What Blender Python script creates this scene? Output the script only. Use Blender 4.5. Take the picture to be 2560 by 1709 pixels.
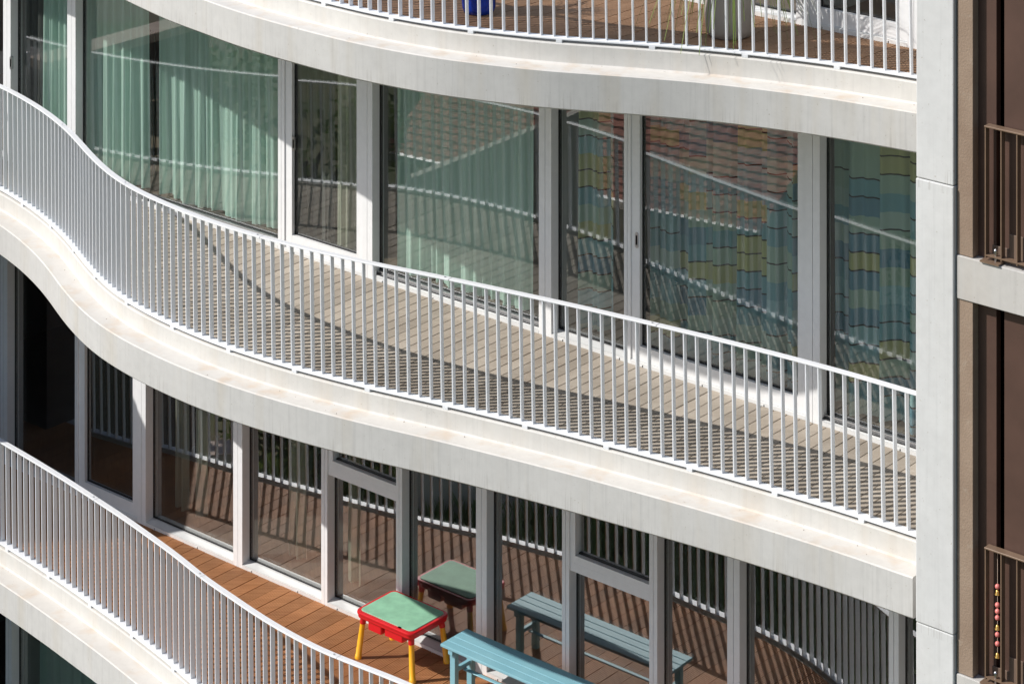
import bpy, bmesh, math, random
import numpy as np
from mathutils import Vector, Matrix
random.seed(7)
R = math.radians
scene = bpy.context.scene
for o in list(bpy.data.objects):
    bpy.data.objects.remove(o)
COL = scene.collection

# ------------------------------------------------------------------ camera
CAMZ = 20.0
cam = bpy.data.cameras.new('camera')
cam_o = bpy.data.objects.new('camera', cam); COL.objects.link(cam_o)
cam_o.location = (0, 0, CAMZ); cam_o.rotation_euler = (R(90), 0, 0)     # level view, falling lens shift
cam.sensor_width = 36.0; cam.lens = 6700 / 2560 * 36.0
cam.shift_y = -(854.5 + 1750) / 2560.0
cam.clip_start = 0.5; cam.clip_end = 900
scene.camera = cam_o

# ------------------------------------------------------------------ light
SUN_EL = R(39.8); SUN_TO = (-0.9946, -0.104)
world = bpy.data.worlds.new('World'); scene.world = world; world.use_nodes = True
wn = world.node_tree.nodes; wl = world.node_tree.links
bg = wn['Background']
sky = wn.new('ShaderNodeTexSky'); sky.sky_type = 'NISHITA'; sky.sun_disc = False
sky.sun_elevation = SUN_EL; sky.sun_rotation = math.atan2(SUN_TO[0], SUN_TO[1])
sky.air_density = 1.0; sky.dust_density = 1.0; sky.ozone_density = 1.0
wl.new(sky.outputs[0], bg.inputs[0]); bg.inputs[1].default_value = 0.125
sun = bpy.data.lights.new('sun', 'SUN'); sun.energy = 4.7; sun.angle = R(0.53); sun.color = (1.0, 0.965, 0.915)
sun_o = bpy.data.objects.new('sun', sun); COL.objects.link(sun_o)
dv = Vector((-SUN_TO[0] * math.cos(SUN_EL), -SUN_TO[1] * math.cos(SUN_EL), -math.sin(SUN_EL)))
sun_o.rotation_euler = dv.to_track_quat('-Z', 'Y').to_euler(); sun_o.location = (-30, -5, 40)
vs = scene.view_settings
vs.view_transform = 'Standard'; vs.look = 'None'; vs.gamma = 1.0; vs.use_curve_mapping = False
vs.exposure = 0.0
scene.cycles.max_bounces = 10; scene.cycles.transparent_max_bounces = 24
scene.cycles.glossy_bounces = 5; scene.cycles.diffuse_bounces = 4
scene.cycles.caustics_reflective = False; scene.cycles.caustics_refractive = False

# ------------------------------------------------------------------ frames of reference
FC = np.array([0.058, 23.44]); FT = np.array([0.7622, -0.6473]); FN = np.array([-0.6473, -0.7622])
def W(s, d):                       # facade coordinates (along, outward) -> world xy
    p = FC + s * FT + d * FN
    return float(p[0]), float(p[1])
def SD(x, y):
    q = np.array([x, y]) - FC
    return float(q @ FT), float(q @ FN)
FL = 3.16
ZB = {4: 17.37, 3: 14.21, 2: 11.05, 1: 7.88, 0: 4.72}      # level of railing base plate per storey
def ZD(l): return ZB[l] - 0.03                     # deck level
def ZC(l): return ZB[l + 1] - 0.495                # underside of slab above
def s_px(px, d=0.0):               # position along the facade seen at a column of the photo (survey helper)
    k = (px - 1280) / 6700.0
    o = FC + d * FN
    return float((k * o[1] - o[0]) / (FT[0] - k * FT[1]))
ANG = math.atan2(FT[1], FT[0])

# ------------------------------------------------------------------ helpers
def tag(o, label=None, cat=None, group=None, kind=None):
    if label: o['label'] = label
    if cat: o['category'] = cat
    if group: o['group'] = group
    if kind: o['kind'] = kind
    return o
def empty(name, loc=(0, 0, 0), parent=None):
    o = bpy.data.objects.new(name, None); o.location = loc; COL.objects.link(o)
    if parent: o.parent = parent
    return o
def link(name, me, parent=None, mat=None):
    o = bpy.data.objects.new(name, me); COL.objects.link(o)
    if mat is not None and not me.materials: me.materials.append(mat)
    if parent: o.parent = parent
    return o
class MB:
    """collects faces; every call may name a material slot and smoothness"""
    def __init__(self):
        self.v = []; self.f = []; self.m = []; self.sm = []; self.uv = {}
    def face(self, pts, m=0, smooth=False):
        b = len(self.v); self.v += [tuple(p) for p in pts]
        self.f.append(tuple(range(b, b + len(pts)))); self.m.append(m); self.sm.append(smooth)
    def grid(self, rows, m=0, smooth=True, close=False):
        b = len(self.v); n = len(rows[0])
        for r in rows: self.v += [tuple(p) for p in r]
        for i in range(len(rows) - 1):
            for j in range(n - (0 if close else 1)):
                k = (j + 1) % n
                self.f.append((b + i * n + j, b + i * n + k, b + (i + 1) * n + k, b + (i + 1) * n + j))
                self.m.append(m); self.sm.append(smooth)
    def hexa(self, p, m=0):        # 8 corners: bottom 0-3 counter-clockwise, top 4-7
        b = len(self.v); self.v += [tuple(q) for q in p]
        for q in ((3, 2, 1, 0), (4, 5, 6, 7), (0, 1, 5, 4), (1, 2, 6, 5), (2, 3, 7, 6), (3, 0, 4, 7)):
            self.f.append(tuple(b + i for i in q)); self.m.append(m); self.sm.append(False)
    def box(self, x0, x1, y0, y1, z0, z1, m=0):
        self.hexa([(x0, y0, z0), (x1, y0, z0), (x1, y1, z0), (x0, y1, z0), (x0, y0, z1), (x1, y0, z1), (x1, y1, z1), (x0, y1, z1)], m)
    def sdbox(self, s0, s1, d0, d1, z0, z1, m=0):      # box in facade coordinates (d outward)
        q = [W(s0, d1), W(s1, d1), W(s1, d0), W(s0, d0)]
        self.hexa([(*a, z0) for a in q] + [(*a, z1) for a in q], m)
    def tube(self, pts, rad, n=8, m=0, caps=True):
        pts = [Vector(p) for p in pts]; rows = []
        for i, p in enumerate(pts):
            t = (pts[min(i + 1, len(pts) - 1)] - pts[max(i - 1, 0)]).normalized()
            a = t.orthogonal().normalized() if i == 0 else (a - t * a.dot(t)).normalized()
            bb = t.cross(a); r = rad[i] if isinstance(rad, (list, tuple)) else rad
            rows.append([p + (a * math.cos(2 * math.pi * k / n) + bb * math.sin(2 * math.pi * k / n)) * r for k in range(n)])
        self.grid(rows, m, True, True)
        if caps:
            self.face(list(reversed(rows[0])), m); self.face(rows[-1], m)
    def build(self, name, mats, parent=None, bevel=0, seg=2):
        me = bpy.data.meshes.new(name); me.from_pydata(self.v, [], self.f)
        for mm in (mats if isinstance(mats, (list, tuple)) else [mats]): me.materials.append(mm)
        me.polygons.foreach_set('material_index', self.m); me.polygons.foreach_set('use_smooth', self.sm)
        me.update()
        if bevel:
            bm = bmesh.new(); bm.from_mesh(me)
            bmesh.ops.remove_doubles(bm, verts=bm.verts, dist=1e-5)
            bmesh.ops.bevel(bm, geom=list(bm.edges), offset=bevel, segments=seg, profile=0.5, affect='EDGES')
            bm.to_mesh(me); bm.free()
        return link(name, me, parent)

# ------------------------------------------------------------------ materials
def newmat(name):
    m = bpy.data.materials.new(name); m.use_nodes = True
    nt = m.node_tree; return m, nt, nt.nodes, nt.links, nt.nodes['Principled BSDF']
def noise(nt, scale, detail=4, rough=.6, vec=None):
    n = nt.nodes.new('ShaderNodeTexNoise'); n.inputs['Scale'].default_value = scale
    n.inputs['Detail'].default_value = detail; n.inputs['Roughness'].default_value = rough
    if vec is not None: nt.links.new(vec, n.inputs['Vector'])
    return n
def ramp(nt, fac, stops):
    r = nt.nodes.new('ShaderNodeValToRGB'); el = r.color_ramp.elements
    while len(el) > 1: el.remove(el[-1])
    el[0].position = stops[0][0]; el[0].color = (*stops[0][1], 1)
    for p, c in stops[1:]:
        e = el.new(p); e.color = (*c, 1)
    nt.links.new(fac, r.inputs[0]); return r
def mixc(nt, fac, a, b, mode='MIX'):
    m = nt.nodes.new('ShaderNodeMix'); m.data_type = 'RGBA'; m.blend_type = mode
    for i, v in ((0, fac), (6, a), (7, b)):
        if isinstance(v, (int, float)): m.inputs[i].default_value = v
        elif isinstance(v, tuple): m.inputs[i].default_value = (*v, 1)
        else: nt.links.new(v, m.inputs[i])
    return m.outputs[2]
def coords(nt, scale=(1, 1, 1), kind='Object'):
    tc = nt.nodes.new('ShaderNodeTexCoord'); mp = nt.nodes.new('ShaderNodeMapping')
    mp.inputs['Scale'].default_value = scale; nt.links.new(tc.outputs[kind], mp.inputs[0]); return mp.outputs[0]
def bump(nt, b, h, strength=.2, dist=.01):
    n = nt.nodes.new('ShaderNodeBump'); n.inputs['Strength'].default_value = strength; n.inputs['Distance'].default_value = dist
    nt.links.new(h, n.inputs['Height']); nt.links.new(n.outputs[0], b.inputs['Normal'])
def simple(name, col, rough=.5, metal=0, var=.06, scale=6, spec=.5):
    m, nt, nd, lk, b = newmat(name)
    n = noise(nt, scale, 5)
    nt.links.new(coords(nt), n.inputs['Vector'])
    r = ramp(nt, n.outputs[0], [(.3, tuple(c * (1 - var) for c in col)), (.7, tuple(min(1, c * (1 + var)) for c in col))])
    lk.new(r.outputs[0], b.inputs['Base Color']); b.inputs['Roughness'].default_value = rough
    b.inputs['Metallic'].default_value = metal; b.inputs['Specular IOR Level'].default_value = spec
    return m

def mat_concrete(name, base, warm, streak=.5, stain=.5):
    m, nt, nd, lk, b = newmat(name)
    v = coords(nt)
    n1 = noise(nt, 1.3, 6, .65, v); n2 = noise(nt, 14, 6, .6, v)
    vs_ = coords(nt, (34, 34, .8)); n3 = noise(nt, 1.0, 4, .6, vs_)      # run-off streaks
    vb = coords(nt, (5, 5, .5)); n4 = noise(nt, 1.0, 3, .5, vb)
    c = ramp(nt, n1.outputs[0], [(.32, tuple(x * .90 for x in base)), (.68, base)]).outputs[0]
    r4 = ramp(nt, n4.outputs[0], [(.50, (0, 0, 0)), (.78, (1, 1, 1))])
    f4 = nd.new('ShaderNodeMath'); f4.operation = 'MULTIPLY'; f4.inputs[1].default_value = stain; lk.new(r4.outputs[0], f4.inputs[0])
    c = mixc(nt, f4.outputs[0], c, warm)
    r3 = ramp(nt, n3.outputs[0], [(.52, (1, 1, 1)), (.72, (1 - .30 * streak,) * 3)])
    c = mixc(nt, 1.0, c, r3.outputs[0], 'MULTIPLY')
    r2 = ramp(nt, n2.outputs[0], [(.25, (.93, .93, .93)), (.6, (1, 1, 1))])
    c = mixc(nt, 1.0, c, r2.outputs[0], 'MULTIPLY')
    if streak:
        sx = nd.new('ShaderNodeSeparateXYZ'); lk.new(v, sx.inputs[0])
        def mth(op, a, b_):
            q = nd.new('ShaderNodeMath'); q.operation = op
            for i, x in enumerate((a, b_)):
                if isinstance(x, (int, float)): q.inputs[i].default_value = x
                else: lk.new(x, q.inputs[i])
            return q.outputs[0]
        hgt = mth('MULTIPLY', mth('FRACT', mth('DIVIDE', mth('SUBTRACT', sx.outputs[2], 4.72 - .495 - .02), 3.16), 0), 3.16)
        nf = noise(nt, 1.0, 3, .6, coords(nt, (95, 95, 1.2))); ng = noise(nt, 1.0, 2, .5, coords(nt, (3, 3, .2)))
        lim = mth('MULTIPLY', ng.outputs[0], .30)                        # how far the drips reach up varies along the edge
        dr = nd.new('ShaderNodeMapRange'); lk.new(mth('SUBTRACT', lim, hgt), dr.inputs[0]); dr.inputs[1].default_value = 0; dr.inputs[2].default_value = .10
        rk = ramp(nt, nf.outputs[0], [(.54, (0, 0, 0)), (.66, (1, 1, 1))])
        c = mixc(nt, mth('MULTIPLY', mth('MULTIPLY', dr.outputs[0], rk.outputs[0]), .42), c, (.33, .31, .28))
    sp = noise(nt, 55, 2, .5, v); rs = ramp(nt, sp.outputs[0], [(.71, (1, 1, 1)), (.76, (.72, .68, .62))])
    c = mixc(nt, 1.0, c, rs.outputs[0], 'MULTIPLY')
    lk.new(c, b.inputs['Base Color']); b.inputs['Roughness'].default_value = .75
    b.inputs['Specular IOR Level'].default_value = .25
    bump(nt, b, n2.outputs[0], .12, .006)
    return m
M = {}
M['conc'] = mat_concrete('concrete_fascia', (.595, .583, .56), (.51, .465, .39), .35, .6)
M['ledge'] = mat_concrete('concrete_ledge', (.68, .65, .605), (.58, .46, .345), .0, .75)
M['kerb'] = mat_concrete('concrete_kerb', (.67, .65, .61), (.58, .51, .42), .25, .45)
M['fin'] = mat_concrete('concrete_fin', (.655, .655, .645), (.58, .57, .54), .25, .4)
M['nconc'] = mat_concrete('concrete_neighbour', (.56, .54, .51), (.46, .40, .33), .3, .5)
M['white'] = simple('white_powder_coat', (.80, .81, .83), .38, 0, .02, 20)
M['frame'] = simple('anodised_frame', (.78, .78, .78), .36, .0, .03, 15)
M['sill'] = simple('white_sill', (.72, .72, .71), .4, .1, .04, 9)
M['gasket'] = simple('black_gasket', (.012, .012, .013), .5)
M['steel'] = simple('brushed_steel', (.55, .55, .56), .28, 1.0, .05, 30)
M['wing'] = simple('wing_brick', (.10, .075, .07), .8, 0, .2, 6)
M['wingband'] = simple('wing_band', (.42, .27, .23), .8, 0, .15, 9)
M['dark'] = simple('dark_slot', (.006, .006, .006), .9, 0, .1, 5, 0)
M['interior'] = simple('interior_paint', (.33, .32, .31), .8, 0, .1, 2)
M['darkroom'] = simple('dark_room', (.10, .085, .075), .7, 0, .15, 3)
M['intfloor'] = simple('interior_floor', (.13, .095, .07), .5, 0, .2, 4)
M['red'] = simple('red_plastic', (.62, .012, .018), .27, 0, .05, 5)
M['yellow'] = simple('yellow_plastic', (.86, .42, .012), .3, 0, .05, 5)
M['green'] = simple('chalkboard_green', (.27, .53, .36), .6, 0, .16, 7)
M['blueglaze'] = simple('blue_glaze', (.006, .035, .30), .12, 0, .5, 9)
M['planter'] = simple('grey_planter', (.34, .30, .265), .6, 0, .06, 8)
M['whiteplastic'] = simple('white_plastic', (.72, .72, .70), .35)
M['brownsteel'] = simple('brown_steel', (.205, .135, .090), .42, .1, .1, 12)
M['brownpanel'] = simple('brown_panel', (.085, .046, .034), .5, 0, .15, 3)
M['stairplate'] = simple('stair_plate', (.17, .115, .085), .5, 0, .12, 6)
M['litter'] = simple('dry_litter', (.16, .10, .06), .9, 0, .4, 40)
M['soil'] = simple('soil', (.05, .035, .025), .9, 0, .3, 30)
M['pink'] = simple('pink_bead', (.75, .22, .20), .35, 0, .1, 20)
M['gold'] = simple('gold_bell', (.75, .45, .12), .25, .9, .1, 20)
M['black'] = simple('black_rubber', (.015, .015, .016), .5)

def mat_render():
    m, nt, nd, lk, b = newmat('brown_render'); v = coords(nt)
    n1 = noise(nt, 2.2, 5, .6, v); n2 = noise(nt, 75, 3, .5, v); n3 = noise(nt, 9, 5, .7, v)
    c = ramp(nt, n1.outputs[0], [(.3, (.25, .175, .125)), (.7, (.33, .245, .18))]).outputs[0]
    r3 = ramp(nt, n3.outputs[0], [(.58, (0, 0, 0)), (.75, (.5, .5, .5))])
    c = mixc(nt, r3.outputs[0], c, (.42, .36, .29))
    lk.new(c, b.inputs['Base Color']); b.inputs['Roughness'].default_value = .9
    bump(nt, b, n2.outputs[0], .5, .006); return m
M['render'] = mat_render()

def mat_wood(name, c0, c1, c2, rough=.6, worn=0):
    m, nt, nd, lk, b = newmat(name)
    tc = nd.new('ShaderNodeTexCoord'); oi = nd.new('ShaderNodeObjectInfo')
    mp = nd.new('ShaderNodeMapping'); mp.inputs['Scale'].default_value = (1.2, 45, 45)
    mp.inputs['Rotation'].default_value = (0, 0, -(ANG + math.pi / 2))
    lk.new(tc.outputs['Object'], mp.inputs[0])
    ad = nd.new('ShaderNodeVectorMath'); ad.operation = 'ADD'; lk.new(mp.outputs[0], ad.inputs[0])
    mu = nd.new('ShaderNodeMath'); mu.operation = 'MULTIPLY'; mu.inputs[1].default_value = 37.0; lk.new(oi.outputs['Random'], mu.inputs[0])
    lk.new(mu.outputs[0], ad.inputs[1])
    n1 = noise(nt, 1.0, 5, .6, ad.outputs[0])
    n2 = noise(nt, 1.1, 5, .65); lk.new(tc.outputs['Object'], n2.inputs['Vector'])
    c = ramp(nt, n1.outputs[0], [(.25, c0), (.5, c1), (.78, c2)]).outputs[0]
    rr = nd.new('ShaderNodeMapRange'); rr.inputs[3].default_value = .84; rr.inputs[4].default_value = 1.12
    lk.new(oi.outputs['Random'], rr.inputs[0])
    hs = nd.new('ShaderNodeHueSaturation'); lk.new(rr.outputs[0], hs.inputs['Value']); lk.new(c, hs.inputs['Color'])
    c = hs.outputs[0]
    r2 = ramp(nt, n2.outputs[0], [(.42, (.78, .76, .74)), (.62, (1, 1, 1))])
    c = mixc(nt, 1.0, c, r2.outputs[0], 'MULTIPLY')
    if worn:
        n3 = noise(nt, 2.6, 6, .7); lk.new(tc.outputs['Object'], n3.inputs['Vector'])
        r3 = ramp(nt, n3.outputs[0], [(.58, (0, 0, 0)), (.74, (worn,) * 3)])
        c = mixc(nt, r3.outputs[0], c, (.21, .145, .10))
    lk.new(c, b.inputs['Base Color']); b.inputs['Roughness'].default_value = rough
    b.inputs['Specular IOR Level'].default_value = .3
    bump(nt, b, n1.outputs[0], .25, .002); return m
M['deck2'] = mat_wood('greyed_deck', (.42, .365, .30), (.485, .425, .355), (.54, .48, .41), .75, .45)
M['deck1'] = mat_wood('oiled_deck', (.40, .175, .075), (.52, .25, .112), (.62, .33, .16), .55)
M['deck3'] = mat_wood('brown_deck', (.30, .175, .10), (.39, .235, .14), (.48, .31, .20), .65)

def mat_bench():
    m, nt, nd, lk, b = newmat('turquoise_paint'); tc = nd.new('ShaderNodeTexCoord'); mp = nd.new('ShaderNodeMapping')
    mp.inputs['Rotation'].default_value = (0, 0, -ANG); mp.inputs['Scale'].default_value = (2.0, 60, 60)
    lk.new(tc.outputs['Object'], mp.inputs[0])
    n1 = noise(nt, 1.0, 5, .65, mp.outputs[0]); n2 = noise(nt, 2.0, 5, .6); lk.new(tc.outputs['Object'], n2.inputs['Vector'])
    c = ramp(nt, n2.outputs[0], [(.3, (.19, .42, .50)), (.7, (.26, .50, .57))]).outputs[0]
    r = ramp(nt, n1.outputs[0], [(.70, (0, 0, 0)), (.80, (.5, .5, .5))])
    c = mixc(nt, r.outputs[0], c, (.45, .52, .48))
    lk.new(c, b.inputs['Base Color']); b.inputs['Roughness'].default_value = .5
    bump(nt, b, n1.outputs[0], .3, .003); return m
M['bench'] = mat_bench()

def mat_glass(name, tint, ior=1.75):
    m, nt, nd, lk, b = newmat(name); nd.remove(b); out = nd['Material Output']
    # Schlick reflectance, equal from both sides of the sheet
    f0 = ((ior - 1) / (ior + 1)) ** 2; ge = nd.new('ShaderNodeNewGeometry')
    dt = nd.new('ShaderNodeVectorMath'); dt.operation = 'DOT_PRODUCT'; lk.new(ge.outputs['Incoming'], dt.inputs[0]); lk.new(ge.outputs['Normal'], dt.inputs[1])
    def mth(op, a, b=None):
        q = nd.new('ShaderNodeMath'); q.operation = op
        for i, x in enumerate((a, b)):
            if x is None: continue
            if isinstance(x, (int, float)): q.inputs[i].default_value = x
            else: lk.new(x, q.inputs[i])
        return q
    fr = mth('ADD', mth('MULTIPLY', mth('POWER', mth('SUBTRACT', 1.0, mth('ABSOLUTE', dt.outputs['Value']).outputs[0]).outputs[0], 5.0).outputs[0], 1 - f0).outputs[0], f0)
    tr = nd.new('ShaderNodeBsdfTransparent'); tr.inputs[0].default_value = (*tint, 1)
    gl = nd.new('ShaderNodeBsdfGlossy'); gl.inputs['Roughness'].default_value = .004; gl.inputs[0].default_value = (.97, .98, .98, 1)
    n = noise(nt, .9, 2, .5); nt.links.new(coords(nt), n.inputs['Vector'])
    bp_ = nd.new('ShaderNodeBump'); bp_.inputs['Strength'].default_value = .02; bp_.inputs['Distance'].default_value = .02
    lk.new(n.outputs[0], bp_.inputs['Height']); lk.new(bp_.outputs[0], gl.inputs['Normal'])
    mx = nd.new('ShaderNodeMixShader'); lk.new(fr.outputs[0], mx.inputs[0]); lk.new(tr.outputs[0], mx.inputs[1]); lk.new(gl.outputs[0], mx.inputs[2])
    lk.new(mx.outputs[0], out.inputs[0]); return m
M['glass'] = mat_glass('window_glass', (.96, .988, .975), 2.2)
M['glass_in'] = mat_glass('inner_glass', (.95, .985, .97), 1.6)
M['glass1'] = mat_glass('solar_glass', (.90, .93, .92), 3.3)

def mat_curtain(name, col, trans=.45):
    m, nt, nd, lk, b = newmat(name); nd.remove(b); out = nd['Material Output']
    v = coords(nt, (26, 26, .35)); n = noise(nt, 1.0, 4, .6, v)
    c = ramp(nt, n.outputs[0], [(.3, tuple(x * .82 for x in col)), (.7, col)]).outputs[0]
    d = nd.new('ShaderNodeBsdfDiffuse'); t = nd.new('ShaderNodeBsdfTranslucent'); lk.new(c, d.inputs[0]); lk.new(c, t.inputs[0])
    mx = nd.new('ShaderNodeMixShader'); mx.inputs[0].default_value = trans
    lk.new(d.outputs[0], mx.inputs[1]); lk.new(t.outputs[0], mx.inputs[2]); lk.new(mx.outputs[0], out.inputs[0]); return m
M['mint'] = mat_curtain('mint_curtain', (.70, .90, .80), .35)
M['cream'] = mat_curtain('cream_curtain', (.60, .58, .47), .35)
M['greycurt'] = mat_curtain('grey_curtain', (.16, .155, .15), .3)
def mat_pattern():
    m, nt, nd, lk, b = newmat('patterned_curtain'); nd.remove(b); out = nd['Material Output']
    uv = nd.new('ShaderNodeUVMap'); sx = nd.new('ShaderNodeSeparateXYZ'); lk.new(uv.outputs[0], sx.inputs[0])
    def mth(op, a, bb=None):
        n = nd.new('ShaderNodeMath'); n.operation = op
        for i, x in enumerate((a, bb)):
            if x is None: continue
            if isinstance(x, (int, float)): n.inputs[i].default_value = x
            else: lk.new(x, n.inputs[i])
        return n.outputs[0]
    cu = mth('MULTIPLY', sx.outputs[0], 2.3); col = mth('FLOOR', cu)
    w1 = nd.new('ShaderNodeTexWhiteNoise'); w1.noise_dimensions = '1D'; lk.new(col, w1.inputs['W'])
    vv = mth('ADD', mth('MULTIPLY', sx.outputs[1], 6.8), mth('MULTIPLY', w1.outputs[0], 3.0))
    row = mth('FLOOR', vv); fr = mth('FRACT', vv)
    cb = nd.new('ShaderNodeCombineXYZ'); lk.new(col, cb.inputs[0]); lk.new(row, cb.inputs[1])
    w2 = nd.new('ShaderNodeTexWhiteNoise'); w2.noise_dimensions = '2D'; lk.new(cb.outputs[0], w2.inputs['Vector'])
    c = ramp(nt, w2.outputs[0], [(0, (.25, .44, .48)), (.25, (.36, .55, .57)), (.45, (.44, .56, .46)), (.62, (.55, .53, .26)), (.76, (.20, .34, .42)), (.88, (.50, .61, .54))])
    c.color_ramp.interpolation = 'CONSTANT'
    cb2 = nd.new('ShaderNodeVectorMath'); cb2.operation = 'ADD'; lk.new(cb.outputs[0], cb2.inputs[0]); cb2.inputs[1].default_value = (71.3, 13.7, 0)
    w3 = nd.new('ShaderNodeTexWhiteNoise'); w3.noise_dimensions = '2D'; lk.new(cb2.outputs[0], w3.inputs['Vector'])
    ln = mth('MULTIPLY', mth('LESS_THAN', fr, .085), mth('GREATER_THAN', w3.outputs[0], .38))
    cc = mixc(nt, ln, c.outputs[0], (.05, .035, .03))
    d = nd.new('ShaderNodeBsdfDiffuse'); t = nd.new('ShaderNodeBsdfTranslucent'); lk.new(cc, d.inputs[0]); lk.new(cc, t.inputs[0])
    mx = nd.new('ShaderNodeMixShader'); mx.inputs[0].default_value = .3
    lk.new(d.outputs[0], mx.inputs[1]); lk.new(t.outputs[0], mx.inputs[2]); lk.new(mx.outputs[0], out.inputs[0]); return m
M['pattern'] = mat_pattern()
def mat_leaf(name, c0, c1):
    m, nt, nd, lk, b = newmat(name); n = noise(nt, 1.7, 3); lk.new(coords(nt), n.inputs['Vector'])
    c = ramp(nt, n.outputs[0], [(.3, c0), (.7, c1)]).outputs[0]; lk.new(c, b.inputs['Base Color'])
    b.inputs['Roughness'].default_value = .55
    t = nd.new('ShaderNodeBsdfTranslucent'); lk.new(c, t.inputs[0]); mx = nd.new('ShaderNodeMixShader'); mx.inputs[0].default_value = .3
    lk.new(b.outputs[0], mx.inputs[1]); lk.new(t.outputs[0], mx.inputs[2]); lk.new(mx.outputs[0], nd['Material Output'].inputs[0]); return m
M['leaf'] = mat_leaf('tree_leaf', (.06, .11, .022), (.13, .19, .045))
M['grass'] = mat_leaf('grass_blade', (.14, .22, .04), (.26, .32, .08))
M['drygrass'] = mat_leaf('dry_blade', (.30, .17, .07), (.38, .25, .10))
M['bark'] = simple('bark', (.09, .065, .045), .9, 0, .3, 12)
M['rooftile'] = simple('clay_tile', (.58, .20, .13), .8, 0, .25, 3)
M['housewall'] = simple('house_plaster', (.68, .61, .51), .9, 0, .08, 2)
M['brick'] = simple('brick_wall', (.30, .13, .09), .9, 0, .25, 5)
M['stone'] = simple('coping_stone', (.55, .42, .34), .8, 0, .1, 3)
M['darkwin'] = simple('dark_window', (.015, .018, .022), .15)

# ------------------------------------------------------------------ balcony edge lines (outer face of the balusters, in plan)
C2 = [(-5.120,26.987),(-4.989,26.816),(-4.866,26.643),(-4.745,26.468),(-4.632,26.290),(-4.524,26.114),(-4.421,25.930),(-4.326,25.749),(-4.233,25.565),(-4.146,25.373),(-4.060,25.178),(-3.978,24.985),(-3.890,24.795),(-3.797,24.606),(-3.698,24.414),(-3.590,24.228),(-3.474,24.052),(-3.347,23.881),(-3.215,23.718),(-3.078,23.563),(-2.929,23.406),(-2.625,23.110),(-1.149,22.075),(-0.966,21.972),(-0.777,21.875),(-0.500,21.725),(-0.221,21.565),(-0.038,21.460),(0.504,21.141),(0.684,21.029),(0.951,20.860),(1.479,20.524),(1.654,20.407),(1.827,20.289),(2.255,19.984),(2.423,19.860),(2.579,19.742),(2.728,19.619),(2.874,19.498)]
C1 = [(-4.991,26.177),(-4.705,25.868),(-4.421,25.551),(-4.141,25.232),(-3.865,24.902),(-3.593,24.580),(-3.329,24.244),(-3.071,23.912),(-2.880,23.650),(-2.756,23.462),(-2.432,23.064),(-2.294,22.889),(-2.081,22.639),(-1.931,22.475),(-1.785,22.329),(-1.627,22.176),(-1.473,22.052),(-1.305,21.932),(-1.142,21.812),(-0.972,21.692)]
C3 = [(-1.341,21.975),(-1.086,21.763),(-0.825,21.591),(-0.555,21.418),(-0.266,21.283),(0.032,21.164),(0.326,21.053),(0.619,20.984),(0.915,20.910),(1.210,20.833),(1.511,20.743),(1.800,20.637),(2.086,20.509),(2.363,20.383),(2.634,20.231),(2.897,20.073),(2.983,20.019)]
C3f = [(-3.498,24.063),(-3.221,23.665),(-2.931,23.265),(-2.727,23.037),(-2.362,22.603),(-1.934,22.177)]
def off_list(pts, o):
    p = np.array(pts); t = np.gradient(p, axis=0); t /= np.linalg.norm(t, axis=1)[:, None]
    return p + o * np.stack([t[:, 1], -t[:, 0]], 1)
C3 = [tuple(q) for q in off_list(C3f, -.245)] + C3
EXT_L = {2: [(-11, .60), (-9.5, .56), (-8.2, .53), (-7.1, .545)], 1: [(-11, .85), (-9.5, .85), (-8, .92), (-6.8, 1.02)], 3: [(-11, .6), (-9, .6), (-7, .62), (-5.8, .8), (-4.7, 1.08), (-3.9, 1.33)]}
EXT_R = {2: [(5.15, 1.165), (5.6, 1.16)], 1: [(.9, 1.995), (1.4, 1.94), (2.0, 1.74), (2.7, 1.40), (3.4, 1.10), (4.2, .90), (5.0, .80), (5.6, .76)], 3: [(5.05, .62), (5.6, .58)]}
def smooth_curve(l, pts):
    P = np.array([W(*q) for q in EXT_L[l]] + list(pts) + [W(*q) for q in EXT_R[l]])
    a = np.concatenate([[0], np.cumsum(np.hypot(*np.diff(P, axis=0).T))])
    # Catmull-Rom resample, then a light gaussian to iron out survey jitter
    n = int(a[-1] / .02); u = np.linspace(0, a[-1], n); out = np.zeros((n, 2))
    m = np.gradient(P, a, axis=0)
    idx = np.clip(np.searchsorted(a, u, side='right') - 1, 0, len(a) - 2)
    h = (a[idx + 1] - a[idx])[:, None]; w = ((u - a[idx])[:, None]) / h
    out = (2*w**3-3*w**2+1)*P[idx] + (w**3-2*w**2+w)*h*m[idx] + (-2*w**3+3*w**2)*P[idx+1] + (w**3-w**2)*h*m[idx+1]
    k = np.exp(-.5 * (np.arange(-30, 31) / 9.0) ** 2); k /= k.sum()
    pad = np.vstack([2*out[0]-out[30:0:-1], out, 2*out[-1]-out[-2:-32:-1]])
    out = np.stack([np.convolve(pad[:, i], k, 'valid') for i in (0, 1)], 1)
    return out
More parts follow.
